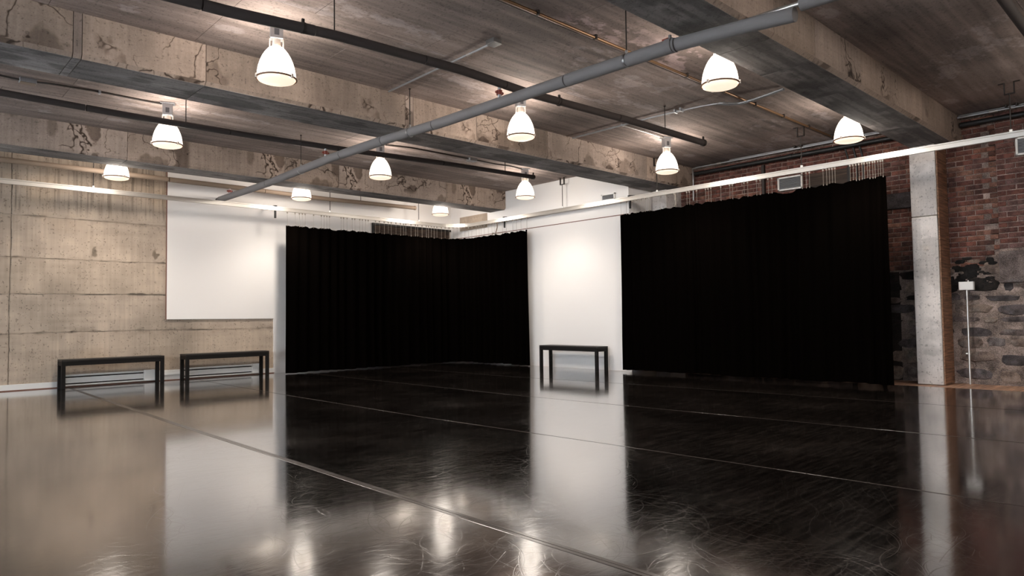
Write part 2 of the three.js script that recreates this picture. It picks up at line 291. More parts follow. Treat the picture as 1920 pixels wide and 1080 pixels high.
{ // white wall on the right, its end return, and the small concrete stub that carries the far beam
  const w = structure('wall_right');
  mesh('plasterboard', worldUV(box(XW, XW + 0.12, 0, CEIL + 0.02, ZB - 0.1, -7.72, 0.003), 3), M.white, w);
  mesh('end_return', worldUV(box(XW + 0.12, XB + 0.2, 0, CEIL + 0.02, -7.86, -7.72, 0.003), 3), M.white, w);
  mesh('concrete_stub', worldUV(box(XW - 0.02, XW + 0.01, 3.1, SOF, -12.70, -11.72, 0.004), 4), M.walls[1], w);
  mesh('shadow_gap', box(XW - 0.008, XW + 0.002, 2.928, 2.942, ZB + 0.03, -7.73), M.redTrim, w);
}
for (const [z0, z1] of [[-3.20, -2.87], [-7.69, -7.36]]) { // square columns carrying two of the beams
  const c = structure('concrete_column');
  mesh('shaft_lower', worldUV(box(11.0, XB + 0.05, 0, 2.40, z0, z1, 0.014), 4, 0.3, 0.1), M.column, c);
  if (z0 > -4) for (const [y0, y1] of [[0.002, 2.05], [2.055, SOF - 0.01]]) mesh('side_board', worldUV(box(11.035, XB - 0.01, y0, y1, z1 - 0.002, z1 + 0.016, 0.003), 1.5, y0, 0), M.sideBoard, c);
  mesh('shaft_upper', worldUV(box(11.0, XB + 0.05, 2.406, SOF - 0.004, z0, z1, 0.014), 4, 0.55, 0.4), M.column, c);
}

// ------------------------------------------------------------------ brick over rubble stone on the far right
function brickGeo(w, h, d) { // face towards -x, chamfered round the face, slightly out of true
  const j = () => rr(-0.0025, 0.0025), c = 0.006, y = h / 2, z = w / 2, p = [
    [0, -y + c + j(), -z + c + j()], [0, y - c + j(), -z + c + j()], [0, y - c + j(), z - c + j()], [0, -y + c + j(), z - c + j()],
    [c, -y, -z], [c, y, -z], [c, y, z], [c, -y, z], [d, -y, -z], [d, y, -z], [d, y, z], [d, -y, z]].map(q => [q[0] + j() * 0.6, q[1], q[2]]);
  const q = [[0, 3, 2, 1]]; for (let k = 0; k < 4; k++) { const n = (k + 1) % 4; q.push([k, k + 4, n + 4, n].reverse(), [k + 4, k + 8, n + 8, n + 4].reverse()); }
  const pos = []; for (const [a, b, c2, d2] of q) for (const i of [a, b, c2, a, c2, d2]) pos.push(...p[i]);
  // faces look outwards: flip if needed
  const g = new THREE.BufferGeometry(); g.setAttribute('position', new THREE.Float32BufferAttribute(pos, 3)); g.computeVertexNormals();
  if (g.attributes.normal.getX(0) > 0) { for (let t = 0; t < pos.length; t += 9) for (let k = 0; k < 3; k++) { const s = pos[t + 3 + k]; pos[t + 3 + k] = pos[t + 6 + k]; pos[t + 6 + k] = s; } g.setAttribute('position', new THREE.Float32BufferAttribute(pos, 3)); g.computeVertexNormals(); }
  return worldUV(g, 0.9, rnd(), rnd());
}
function stoneGeo(w, h) { // a rough stone face towards -x
  const n = 11, ring = [], r0 = rr(0, 6.28);
  for (let k = 0; k < n; k++) { const a = k / n * 6.283 + rr(-0.2, 0.2), q = 1 / Math.pow(Math.pow(Math.abs(Math.cos(a)), 5) + Math.pow(Math.abs(Math.sin(a)), 5), 1 / 5), e = rr(0.82, 1.03); ring.push([Math.cos(a) * q * e * w / 2, Math.sin(a) * q * e * h / 2]); }
  const pos = [], X = [rr(-0.014, -0.006)], P = (x, [z, y], s) => [x, y * s, z * s], up = ring.map(() => rr(-0.013, -0.002));
  for (let k = 0; k < n; k++) {
    const a = ring[k], b = ring[(k + 1) % n], ua = up[k], ub = up[(k + 1) % n];
    pos.push(...P(X[0], [0, 0], 1), ...P(ua, a, 0.80), ...P(ub, b, 0.80));
    pos.push(...P(ua, a, 0.80), ...P(0.008, a, 1), ...P(0.008, b, 1), ...P(ua, a, 0.80), ...P(0.008, b, 1), ...P(ub, b, 0.80));
    pos.push(...P(0.008, a, 1), ...P(0.06, a, 1), ...P(0.06, b, 1), ...P(0.008, a, 1), ...P(0.06, b, 1), ...P(0.008, b, 1));
  }
  const g = new THREE.BufferGeometry(); g.setAttribute('position', new THREE.Float32BufferAttribute(pos, 3)); g.computeVertexNormals();
  if (g.attributes.normal.getX(0) > 0) { for (let t = 0; t < pos.length; t += 9) for (let k = 0; k < 3; k++) { const s = pos[t + 3 + k]; pos[t + 3 + k] = pos[t + 6 + k]; pos[t + 6 + k] = s; } g.setAttribute('position', new THREE.Float32BufferAttribute(pos, 3)); g.computeVertexNormals(); }
  return worldUV(g, 0.9, rnd(), rnd());
}
{
  const w = structure('wall_brick'); srand(21);
  const base = 1.66, top = CEIL;
  mesh('mortar_bed', worldUV(box(XB + 0.012, XB + 0.35, base, CEIL + 0.02, -7.72, ZF), 1.6), M.mortarDark, w);
  mesh('stone_mortar', worldUV(box(XB + 0.004, XB + 0.35, -0.2, base, -7.72, ZF), 1.6), M.mortar, w);
  mesh('wall_core', box(XB + 0.34, XB + 0.5, -0.25, CEIL + 0.35, -7.9, ZF + 0.3), M.mortar, w);
  // the brick pier that stands proud at the right
  mesh('pier_mortar', worldUV(box(XB - 0.075, XB + 0.03, 1.80, CEIL, -2.235, ZF), 1.6), M.mortarDark, w);
  mesh('pier_plaster', worldUV(box(XB - 0.090, XB + 0.03, 1.42, 1.86, -2.25, ZF, 0.02), 1.6), M.stones[0], w);
  const full = [], half = []; for (let k = 0; k < 6; k++) { full.push(brickGeo(0.205, 0.062, 0.06)); half.push(brickGeo(0.098, 0.062, 0.06)); }
  const rest = [], pitch = 0.0735, len = 0.216, H = [];
  const add = (x, y, z, isHalf, mi) => H.push({ x, y, z, isHalf, mi, v: Math.floor(rnd() * 6) });
  for (let r = 0; base + 0.03 + r * pitch < top - 0.03; r++) {
    const y = base + 0.045 + r * pitch;
    for (let z = -7.60 + (r % 2) * len / 2; z < -2.34; z += len) add(XB + rr(-0.005, 0.004), y + rr(-0.002, 0.002), z + rr(-0.003, 0.003), false, Math.floor(rnd() * 6));
    if (y > 1.86) { // toothed broken edge, then the pier
      if (rnd() < 0.75) add(XB - 0.03 + rr(-0.03, 0.03), y, -2.27 + rr(-0.03, 0.01), true, [2, 4, 5][Math.floor(rnd() * 3)]);
      for (let z = -2.235 + (r % 2 ? 0.05 : 0.11); z < -0.3; z += r % 2 && z < -2.15 ? 0.16 : len) add(XB - 0.087 + rr(-0.003, 0.003), y, z + rr(-0.003, 0.003), r % 2 && z < -2.15, [3, 1, 3, 6][Math.floor(rnd() * 4)]);
    }
  }
  // those that show: beside the column, and over the curtain rail
  const shows = b => (b.z > -3.98 && b.z < -3.2) || (b.z > -2.95 && b.z < -1.78) ? 2 : (b.z < -3.9 && b.y > 3.12 && b.y < 3.72) ? 1 : 0;
  let left = 300;
  for (const b of H.filter(b => shows(b) > 0).sort((p, q) => shows(q) - shows(p))) { if (left-- <= 0) { b.rest = true; continue; } b.own = true; }
  for (const b of H) {
    const g = (b.isHalf ? half : full)[b.v];
    if (b.own) { const m = mesh('brick', g, M.bricks[b.mi], w); m.position.set(b.x, b.y, b.z); } else rest.push(g.clone().translate(b.x, b.y, b.z));
  }
  const rb = mesh('brickwork', rest, M.bricks[1], w); rb.userData.kind = 'stuff';
  // rubble stones below
  srand(44); const hidden = [];
  let y = 0.02;
  while (y < base - 0.05) {
    const h = Math.min(rr(0.11, 0.25), base + 0.04 - y);
    for (let z = -7.6 + rr(0, 0.2); z < 1;) {
      const L = rr(0.17, 0.52), g = stoneGeo(L - rr(0.005, 0.05), h * rr(0.62, 1.02)); z += L;
      const zc = z - L / 2, yc = y + h / 2 + rr(-0.025, 0.025), pier = zc > -2.2 && yc > 1.4;
      if (pier) continue;
      const sootAndShade = (yc > 1.36 && zc > -2.95 && zc < -2.3) || (yc > 0.2 && zc < -3.62 && zc > -4.2) || (yc > 1.25 && zc < -3.3 && zc > -4.2);  // first zone sooty stones; the next two paint shade beside the curtain
      const mat = sootAndShade ? M.sootShadeStones[Math.floor(rnd() * 3)] : M.stones[Math.floor(rnd() * 6)];
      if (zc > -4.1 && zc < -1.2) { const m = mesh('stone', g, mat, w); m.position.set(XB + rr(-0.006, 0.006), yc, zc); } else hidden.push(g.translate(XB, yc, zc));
    }
    y += h;
  }
  mesh('shade_mortar', worldUV(box(XB + 0.002, XB + 0.02, 0, base - 0.01, -4.5, -3.54), 1.6), M.sootShadeStones[1], w);  // near-black mortar, painted shade next to the wide curtain
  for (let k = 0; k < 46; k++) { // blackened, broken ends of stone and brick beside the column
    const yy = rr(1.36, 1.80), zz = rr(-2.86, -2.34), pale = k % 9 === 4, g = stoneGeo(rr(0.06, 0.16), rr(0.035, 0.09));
    const m = mesh('stone', g, pale ? M.stones[4] : M.sootShadeStones[k % 3], w); m.position.set(XB - 0.004, yy, zz);
  }
  const hs = mesh('rubble', hidden, M.stones[1], w); hs.userData.kind = 'stuff';
  mesh('lintel_stone', worldUV(box(XB - 0.05, XB + 0.02, 2.62, 2.86, -3.86, -3.26, 0.02), 1.2), M.stones[3], w);
}
{ // the sides of the room behind the photographer, with daylight windows in the left wall
  const w = structure('wall_left'), gs = [], wins = [[-12.2, -9.2], [-8.2, -5.2], [-4.2, -1.2], [-0.2, 2.8]], y0 = 0.95, y1 = 3.1;
  gs.push(box(XL - 0.3, XL, -0.25, y0, ZB - 0.3, ZF + 0.3), box(XL - 0.3, XL, y1, CEIL + 0.35, ZB - 0.3, ZF + 0.3));
  let z = ZB - 0.3; for (const [a, b] of [...wins, [ZF + 0.3, 0]]) { gs.push(box(XL - 0.3, XL, y0, y1, z, a)); z = b; }
  mesh('wall_core', worldUV(flat(gs), 4), M.walls[1], w);
  wins.forEach(([a, b], i) => {
    const win = structure('window_' + (i + 1)), f = [];
    for (const yy of [y0, (y0 + y1) / 2, y1 - 0.05]) f.push(box(XL - 0.18, XL - 0.12, yy, yy + 0.05, a, b));
    for (let k = 0; k <= 4; k++) { const zz = a + (b - a - 0.05) * k / 4; f.push(box(XL - 0.18, XL - 0.12, y0, y1, zz, zz + 0.05)); }
    mesh('window_frame', f, M.darkSteel, win);
    mesh('pane', box(XL - 0.153, XL - 0.147, y0 + 0.02, y1 - 0.02, a + 0.02, b - 0.02), M.glass, win);
  });
  const r = structure('wall_front');
  mesh('wall_core', worldUV(box(XL - 0.3, XB + 0.4, -0.25, CEIL + 0.35, ZF, ZF + 0.3), 4), M.walls[0], r);
}

// ------------------------------------------------------------------ lamps
const BELL = [[0.048, 0.300], [0.059, 0.296], [0.081, 0.278], [0.107, 0.245], [0.130, 0.205], [0.149, 0.160], [0.164, 0.110], [0.172, 0.060], [0.176, 0.020], [0.177, -0.006], [0.174, -0.006], [0.168, 0.060], [0.144, 0.165]].map(([r, y]) => new THREE.Vector2(r, y));
const bellGeo = new THREE.LatheGeometry(BELL, 48);
const lensGeo = new THREE.LatheGeometry([[0.172, 0.030], [0.171, 0.000], [0.164, -0.016], [0.134, -0.027], [0.08, -0.033], [0.0001, -0.035]].map(([r, y]) => new THREE.Vector2(r, y)), 48);
const ringGeo = new THREE.TorusGeometry(0.1795, 0.0085, 8, 56).rotateX(Math.PI / 2);
function makeLamp() {
  const t = new THREE.Group();
  mesh('mounting_plate', box(-0.085, 0.085, 0.525, 0.540, -0.06, 0.06, 0.004), M.galv, t);
  const bx = mesh('ballast_box', box(-0.058, 0.058, 0.375, 0.526, -0.045, 0.045, 0.006), M.galv, t);
  mesh('label_plate', box(-0.022, 0.022, 0.405, 0.470, 0.0448, 0.0462), M.ventDark, bx);
  mesh('neck', [new THREE.CylinderGeometry(0.034, 0.042, 0.085, 24).translate(0, 0.336, 0)], M.clear, t);
  for (const s of [-1, 1]) mesh('bracket_arm', [box(s * 0.060 - 0.006, s * 0.060 + 0.006, 0.300, 0.378, -0.012, 0.012, 0.002), box(Math.min(s * 0.03, s * 0.066), Math.max(s * 0.03, s * 0.066), 0.298, 0.304, -0.012, 0.012)], M.clear, t);
  const b = mesh('bell_shade', bellGeo, M.bell, t); b.castShadow = false;
  mesh('rim_ring', ringGeo, M.ring, t);
  for (let k = 0; k < 3; k++) { const c = mesh('rim_clip', box(-0.012, 0.012, -0.014, 0.020, 0.172, 0.194, 0.003), M.clear, t); c.rotation.y = k * 2.094 + 0.75; }
  const l = mesh('lens', lensGeo, M.lens, t); l.castShadow = false;
  return t;
}
const lampSpots = [
  [2.74, -6.08, 'largest bell lamp, glowing under the black pipe at the upper left of the photo'],
  [5.92, -6.08, 'glowing bell lamp just behind the crossing of the black pipe and the grey pipe'],
  [9.12, -6.08, 'glowing bell lamp over the white wall, beside the end of the front black pipe'],
  [2.74, -9.28, 'glowing bell lamp at left, its neck crossed by the thinner black pipe'],
  [5.90, -9.28, 'glowing bell lamp just under the middle of the long grey pipe'],
  [9.00, -9.15, 'glowing bell lamp behind the end of the rear black pipe, against white wall'],
  [2.78, -11.90, 'half-hidden glowing lamp behind the far beam, over the bare concrete wall'],
  [5.84, -11.88, 'half-hidden glowing lamp behind the far beam, over left end of corner curtain'],
  [9.06, -11.86, 'half-hidden glowing lamp behind the far beam, nearest the room corner'],
  [6.06, -3.405, 'bell lamp cut off by the right-hand beam, nearer the photo top edge'],
  [9.30, -3.405, 'bell lamp cut off by the right-hand beam, close above the curtain rail'],
  [9.10, -0.35, 'bell lamp outside the photo at the right, next to the right-hand corner'],
  [5.90, -0.35, 'bell lamp outside the photo, in the middle of the nearest row'],
  [2.74, -0.35, 'bell lamp outside the photo, nearest overhead of the photographer'],
];
const lamp0 = makeLamp();
lampSpots.forEach(([x, z, label], i) => {
  const t = i ? lamp0.clone() : lamp0; t.name = numbered('ceiling_lamp'); t.position.set(x, CEIL - 0.541, z); t.rotation.y = -0.35;
  t.userData = { label, category: 'lamp', group: 'glowing bell lamps on the concrete ceiling' }; scene.add(t);
  // most of the light leaves the open end downwards, a little glows through the ribbed shade
  const y = CEIL - 0.541 + 0.012, p = new THREE.PointLight(LAMP_COLOR, LAMP_AROUND, 0, 2); p.position.set(x, y + 0.12, z); p.castShadow = true; p.shadow.radius = 5; p.shadow.bias = -0.002; scene.add(p);
  const d = new THREE.SpotLight(LAMP_COLOR, LAMP_DOWN, 0, 1.22, 0.55, 2); d.position.set(x, y, z); d.target.position.set(x, 0, z); d.castShadow = true; d.shadow.radius = 6; d.shadow.bias = -0.002; scene.add(d, d.target);
});

// ------------------------------------------------------------------ pipes under the ceiling
function sleevePipe(root, pts, cuts, r, mat, gap = 0.008) { // insulation sleeves along a line of points, butt-jointed at the cuts
  const cv = new THREE.CatmullRomCurve3(pts, false, 'catmullrom', 0.1), n = cuts.length - 1;
  for (let k = 0; k < n; k++) {
    const a = cuts[k], b = cuts[k + 1], sub = []; for (let i = 0; i <= 10; i++) sub.push(cv.getPointAt(a + (b - a) * (0.004 + 0.992 * i / 10)));
    const rk = r * (1 + (k % 3 - 1) * 0.035), c2 = new THREE.CatmullRomCurve3(sub), g = [new THREE.TubeGeometry(c2, 20, rk, 18, false)];
    g.push(disc(sub[0], sub[0].clone().sub(sub[1]), rk), disc(sub[10], sub[10].clone().sub(sub[9]), rk));
    mesh('insulation_sleeve', g, mat, root);
  }
  return cv;
}
function hang(root, x, y, z, r, mat = M.darkSteel) { // clevis and rod up to the slab
  mesh('hanger_rod', [rod(V(x, y + r, z), V(x, CEIL + 0.002, z), 0.006, 8), rod(V(x, CEIL - 0.014, z), V(x, CEIL + 0.002, z), 0.014, 8)], mat, root);
}
function clampRing(root, p, dir, r, mat = M.darkSteel, w = 0.022) {
  const d = dir.clone().normalize().multiplyScalar(w / 2), g = [rod(p.clone().sub(d), p.clone().add(d), r, 20), box(p.x - 0.012, p.x + 0.012, p.y + r - 0.004, p.y + r + 0.030, p.z - 0.010, p.z + 0.010, 0.003)];
  mesh('pipe_clamp', g, mat, root);
}
function valve(root, x, y0, y1, z) {
  mesh('drop_pipe', rod(V(x, y0, z), V(x, y1, z), 0.018, 12), M.galv, root);
  mesh('valve_body', [rod(V(x, (y0 + y1) / 2 - 0.024, z), V(x, (y0 + y1) / 2 + 0.024, z), 0.032, 12), rod(V(x - 0.05, (y0 + y1) / 2, z), V(x + 0.05, (y0 + y1) / 2, z), 0.014, 10)], M.redPaint, root);
}
{
  const t = thing('insulated_pipe', 'thick black insulated pipe running under the ceiling in front of the middle beam', 'pipe');
  const P = [V(-4.98, 3.49, -5.55), V(0.5, 3.5, -5.5), V(2.04, 3.5, -5.40), V(2.89, 3.5, -5.26), V(4.21, 3.5, -5.19), V(5.32, 3.5, -5.25), V(6.95, 3.5, -5.17), V(8.65, 3.495, -5.15)];
  sleevePipe(t, P, [0, 0.3, 0.50, 0.565, 0.645, 0.722, 0.782, 0.86, 1], 0.044, M.foamDark);
  hang(t, 2.89, 3.5, -5.26, 0.04); hang(t, 7.72, 3.5, -5.16, 0.04);
  clampRing(t, V(2.62, 3.5, -5.30), V(1, 0, 0), 0.049); clampRing(t, V(5.72, 3.5, -5.235), V(1, 0, 0), 0.050);
  mesh('end_cap', [rod(V(8.63, 3.495, -5.15), V(8.672, 3.495, -5.15), 0.050, 18), box(8.645, 8.668, 3.53, 3.585, -5.16, -5.14)], M.darkSteel, t);
}
{
  const t = thing('insulated_pipe', 'thinner black insulated pipe between the middle beam and the far beam', 'pipe');
  const P = [V(-4.98, 3.5, -8.86), V(0.97, 3.5, -8.91), V(2.21, 3.5, -8.95), V(3.73, 3.5, -8.90), V(5.43, 3.5, -8.73), V(6.69, 3.5, -8.56), V(8.49, 3.5, -8.43)];
  sleevePipe(t, P, [0, 0.3, 0.50, 0.62, 0.69, 0.73, 0.86, 1], 0.037, M.foamDark);
  hang(t, 2.85, 3.5, -8.93, 0.035); hang(t, 7.86, 3.5, -8.47, 0.035);
  mesh('end_cap', [rod(V(8.47, 3.5, -8.43), V(8.51, 3.5, -8.43), 0.043, 18), box(8.49, 8.508, 3.53, 3.58, -8.44, -8.42)], M.darkSteel, t);
}
{
  const t = thing('insulated_pipe', 'tan pipe along the top of the back wall, mostly hidden behind the far beam', 'pipe');
  const P = [V(-4.98, 3.47, -12.40), V(1.0, 3.47, -12.42), V(3.70, 3.475, -12.46), V(4.97, 3.49, -12.54), V(6.64, 3.49, -12.62), V(8.80, 3.49, -12.46)];
  sleevePipe(t, P, [0, 0.36, 0.63, 0.755, 0.815, 1], 0.042, M.foamTan);
  hang(t, 5.3, 3.49, -12.56, 0.04); hang(t, 7.5, 3.49, -12.56, 0.04);
  mesh('end_cap', rod(V(8.79, 3.49, -12.46), V(8.825, 3.49, -12.455), 0.046, 18), M.foamTan, t);
}
{
  const t = thing('insulated_pipe', 'long grey insulated pipe running diagonally across the photo below the beams', 'pipe');
  const P = [V(4.75, 3.31, -12.98), V(4.77, 3.305, -10.95), V(4.675, 3.30, -8.61), V(4.71, 3.30, -7.32), V(4.78, 3.30, -6.29), V(4.80, 3.30, -5.30), V(4.84, 3.30, -3.92), V(4.87, 3.30, -3.16), V(4.945, 3.288, -2.54), V(4.96, 3.258, -2.16)];
  sleevePipe(t, P, [0, 0.19, 0.43, 0.521, 0.612, 0.80, 0.91, 1], 0.058, M.foamGrey);
  mesh('core_pipe', new THREE.TubeGeometry(new THREE.CatmullRomCurve3(P.slice(0, 8), false, 'catmullrom', 0.1), 60, 0.048, 12), M.black, t);
  const Q = [V(4.985, 3.335, -2.14), V(5.06, 3.335, -1.2), V(5.12, 3.33, 0.2), V(5.12, 3.33, 3.9)];
  sleevePipe(t, Q, [0, 0.4, 1], 0.058, M.foamGrey);
  mesh('bare_pipe', rod(V(4.965, 3.338, -2.95), V(4.986, 3.338, -2.1), 0.022, 12), M.alu, t);
  for (const [x, z] of [[4.72, -9.62], [4.745, -6.80], [4.845, -3.62]]) { hang(t, x, 3.3, z, 0.055); clampRing(t, V(x, 3.3, z), V(0, 0, 1), 0.061, M.steel, 0.018); }
  clampRing(t, V(4.86, 3.30, -3.18), V(0, 0, 1), 0.064, M.foamGrey, 0.06);
  mesh('red_tag', box(4.845, 4.875, 3.358, 3.372, -3.25, -3.19), M.redPaint, t);
  mesh('end_elbow', [rod(V(4.75, 3.31, -13.07), V(4.75, 3.31, -12.97), 0.048, 16)], M.darkSteel, t);
  valve(t, 4.80, 3.352, 3.462, -5.245); valve(t, 4.69, 3.352, 3.468, -8.80); valve(t, 4.765, 3.36, 3.452, -12.53);
}
{
  const t = thing('insulated_pipe', 'dark insulated pipe cutting across the top right corner of the photo', 'pipe');
  sleevePipe(t, [V(-4.98, 3.6, -1.19), V(4, 3.6, -1.20), V(7.2, 3.6, -1.225), V(9.4, 3.6, -1.24)], [0, 0.3, 0.6, 0.8, 1], 0.042, M.foamDark);
  hang(t, 5.0, 3.6, -1.205, 0.04); hang(t, 8.6, 3.6, -1.235, 0.04);
  mesh('end_cap', rod(V(9.39, 3.6, -1.24), V(9.43, 3.6, -1.24), 0.048, 18), M.darkSteel, t);
}
{
  const t = thing('copper_pipe', 'thin copper pipe along the ceiling between the middle and right-hand beams', 'pipe');
  mesh('pipe', rod(V(-4.98, 3.812, -4.28), V(11.46, 3.812, -4.28), 0.016, 12), M.copper, t);
  for (let k = 0; k < 9; k++) mesh('pipe_clip', box(4.4 + k * 0.82 - 0.012, 4.4 + k * 0.82 + 0.012, 3.795, 3.842, -4.305, -4.255, 0.004), M.darkSteel, t);
}
{
  const t = thing('ceiling_conduit', 'bare metal conduit with a kink, crossing the copper pipe on the ceiling', 'conduit');
  mesh('conduit', bentTube([V(7.94, 3.812, -7.0), V(7.95, 3.812, -5.6), V(7.97, 3.812, -5.22), V(7.96, 3.79, -4.75), V(7.97, 3.765, -4.46), V(8.15, 3.765, -4.33), V(8.17, 3.775, -4.1), V(8.17, 3.812, -3.74)], 0.013, 10), M.galv, t);
  mesh('second_conduit', bentTube([V(8.02, 3.805, -4.62), V(8.10, 3.775, -4.48), V(8.20, 3.765, -4.32), V(8.205, 3.775, -4.1), V(8.205, 3.812, -3.74)], 0.011, 10), M.galv, t);
  for (const z of [-5.15, -5.06]) mesh('conduit_strap', box(7.93, 8.01, 3.79, 3.842, z - 0.012, z + 0.012, 0.004), M.galv, t);
}
{
  const t = thing('ceiling_conduit', 'short metal conduit ending at a square junction box on the ceiling', 'conduit');
  mesh('conduit', rod(V(4.58, 3.815, -7.0), V(4.545, 3.815, -5.08), 0.011, 10), M.galv, t);
  mesh('junction_box', box(4.49, 4.60, 3.79, 3.842, -5.10, -4.98, 0.006), M.steel, t);
  mesh('coupling', rod(V(4.557, 3.815, -5.48), V(4.555, 3.815, -5.42), 0.016, 12), M.alu, t);
}
{
  const t = thing('ceiling_cable', 'dark armoured cable with a box, feeding the lamp at left from the photo edge', 'cable');
  mesh('cable', bentTube([V(-4.98, 3.825, -9.36), V(0.4, 3.825, -9.38), V(1.02, 3.822, -9.38), V(1.25, 3.815, -9.39), V(1.51, 3.815, -9.31), V(2.06, 3.825, -9.31), V(2.5, 3.825, -9.33), V(2.67, 3.818, -9.29)], 0.012, 8), M.cable, t);
  mesh('junction_box', box(1.20, 1.36, 3.79, 3.842, -9.44, -9.33, 0.006), M.galv, t);
  mesh('box_lid', box(1.205, 1.355, 3.785, 3.791, -9.435, -9.335, 0.002), M.foamTan, t);
  mesh('cable_strap', box(1.97, 1.995, 3.80, 3.842, -9.335, -9.285, 0.004), M.galv, t);
}
{
  const t = thing('ceiling_cable', 'dark cable between the two lamps right of the long grey pipe', 'cable');
  mesh('cable', bentTube([V(5.98, 3.818, -9.24), V(6.4, 3.825, -9.16), V(6.93, 3.825, -9.15), V(7.68, 3.818, -9.13), V(8.2, 3.825, -9.17), V(8.6, 3.825, -9.12), V(8.93, 3.818, -9.15)], 0.012, 8), M.cable, t);
  mesh('junction_box', box(7.60, 7.76, 3.785, 3.842, -9.19, -9.08, 0.006), M.galv, t);
}
{
  const t = thing('lamp_feed_conduit', 'pale conduit bent down to the lamp beside the front black pipe end', 'conduit');
  mesh('conduit', bentTube([V(7.98, 3.815, -6.05), V(8.6, 3.815, -6.05), V(8.95, 3.815, -6.06), V(9.08, 3.818, -6.08)], 0.012, 8), M.alu, t);
  mesh('end_fitting', rod(V(7.94, 3.815, -6.05), V(7.99, 3.815, -6.05), 0.019, 10), M.alu, t);
}
{
  const t = thing('lamp_feed_conduit', 'pale conduit on the ceiling leading to the largest bell lamp', 'conduit');
  mesh('conduit', rod(V(1.2, 3.815, -6.08), V(2.67, 3.815, -6.08), 0.012, 8), M.alu, t);
}
// services along the top of the brick wall, left and right of the beam
for (const [z0, z1, la, lb, bz, lc] of [[-7.0, -3.24, 'bright conduits over the black curtain at the top of the brick wall', 'black pipe under the conduits over the wide black curtain', [-4.98, -4.88], 0], [-2.63, 1.15, 'bright conduits at the top of the brick wall in the right corner', 'black pipe under the conduits right of the concrete column', [-2.06, -1.94], 1]]) {
  const t = thing('conduit_run', la, 'conduit');
  const p0 = lc ? [] : [V(11.36, 3.20, -7.0), V(11.36, 3.60, -6.995), V(11.30, 3.75, -6.96)];
  mesh('lower_conduit', bentTube([...p0, V(11.24, 3.785, Math.max(z0, -6.88)), V(11.24, 3.785, (z0 + z1) / 2), V(11.24, 3.785, z1)], 0.015, 10), M.galv, t);
  mesh('upper_conduit', rod(V(11.30, 3.822, Math.max(z0, -6.2)), V(11.30, 3.822, z1), 0.011, 10), M.galv, t);
  for (const z of bz) mesh('conduit_strap', box(11.215, 11.325, 3.80, 3.842, z - 0.012, z + 0.012, 0.003), M.darkSteel, t);
  mesh('coupling', rod(V(11.24, 3.785, lc ? -2.25 : -6.42), V(11.24, 3.785, lc ? -2.15 : -6.34), 0.020, 12), M.alu, t);
  const b = thing('black_pipe', lb, 'pipe');
  mesh('pipe', rod(V(11.36, 3.70, z0), V(11.36, 3.70, z1), 0.038, 16), M.blackPipe, b);
  mesh('pipe_collar', rod(V(11.36, 3.70, (z0 + z1) / 2 - 0.04), V(11.36, 3.70, (z0 + z1) / 2 + 0.04), 0.045, 16), M.blackPipe, b);
}
{
  const t = thing('drop_conduits', 'three dark conduits dropping down the brick wall behind the curtain rail', 'conduit');
  for (const z of [-4.20, -4.08, -3.98]) mesh('conduit', bentTube([V(11.38, 3.68, z - 0.03), V(11.42, 3.55, z - 0.01), V(11.44, 3.40, z), V(11.44, 2.55, z)], 0.016, 8), M.blackPipe, t);
}
{
  const t = thing('steel_channel', 'narrow dark upright channel on brick above the wide black curtain', 'channel');
  mesh('channel', box(11.44, 11.50, 2.7, 3.66, -5.68, -5.63, 0.004), M.darkSteel, t);
  mesh('channel_foot', box(11.42, 11.50, 2.66, 2.71, -5.70, -5.61, 0.004), M.darkSteel, t);
}
{
  const t = thing('brown_panel', 'brown wooden panel on the brick wall glimpsed between rail and wide curtain', 'panel');
  mesh('board', worldUV(box(11.455, 11.495, 2.5, 3.37, -4.86, -4.24, 0.004), 1.5), M.board, t);
  mesh('edge_strip', box(11.45, 11.496, 2.5, 3.38, -4.24, -4.20, 0.003), M.darkSteel, t);
}

// ------------------------------------------------------------------ curtain rail, its hangers, and the two black curtains
const railPath = new THREE.CurvePath();
railPath.add(new THREE.LineCurve3(V(-4.95, 0, -12.6), V(9.55, 0, -12.6)));
{ const pts = []; for (let k = 0; k <= 12; k++) { const a = k / 12 * Math.PI / 2; pts.push(V(9.55 + Math.sin(a) * 0.6, 0, -12.0 - Math.cos(a) * 0.6)); } railPath.add(new THREE.CatmullRomCurve3(pts)); }
railPath.add(new THREE.LineCurve3(V(10.15, 0, -12.0), V(10.15, 0, 3.9)));
const railLens = railPath.getCurveLengths(), L1 = railLens[0], L2 = railLens[1], RAILLEN = railLens[2];
const onRail = s => { if (s <= L1) return [V(-4.95 + s, 0, -12.6), V(1, 0, 0)]; if (s >= L2) return [V(10.15, 0, -12.0 + s - L2), V(0, 0, 1)]; const a = (s - L1) / (L2 - L1) * Math.PI / 2; return [V(9.55 + Math.sin(a) * 0.6, 0, -12.0 - Math.cos(a) * 0.6), V(Math.cos(a), 0, Math.sin(a))]; };
const sBack = x => x + 4.95, sRight = z => L2 + (z + 12.0), RB = 3.145, RT = 3.222;
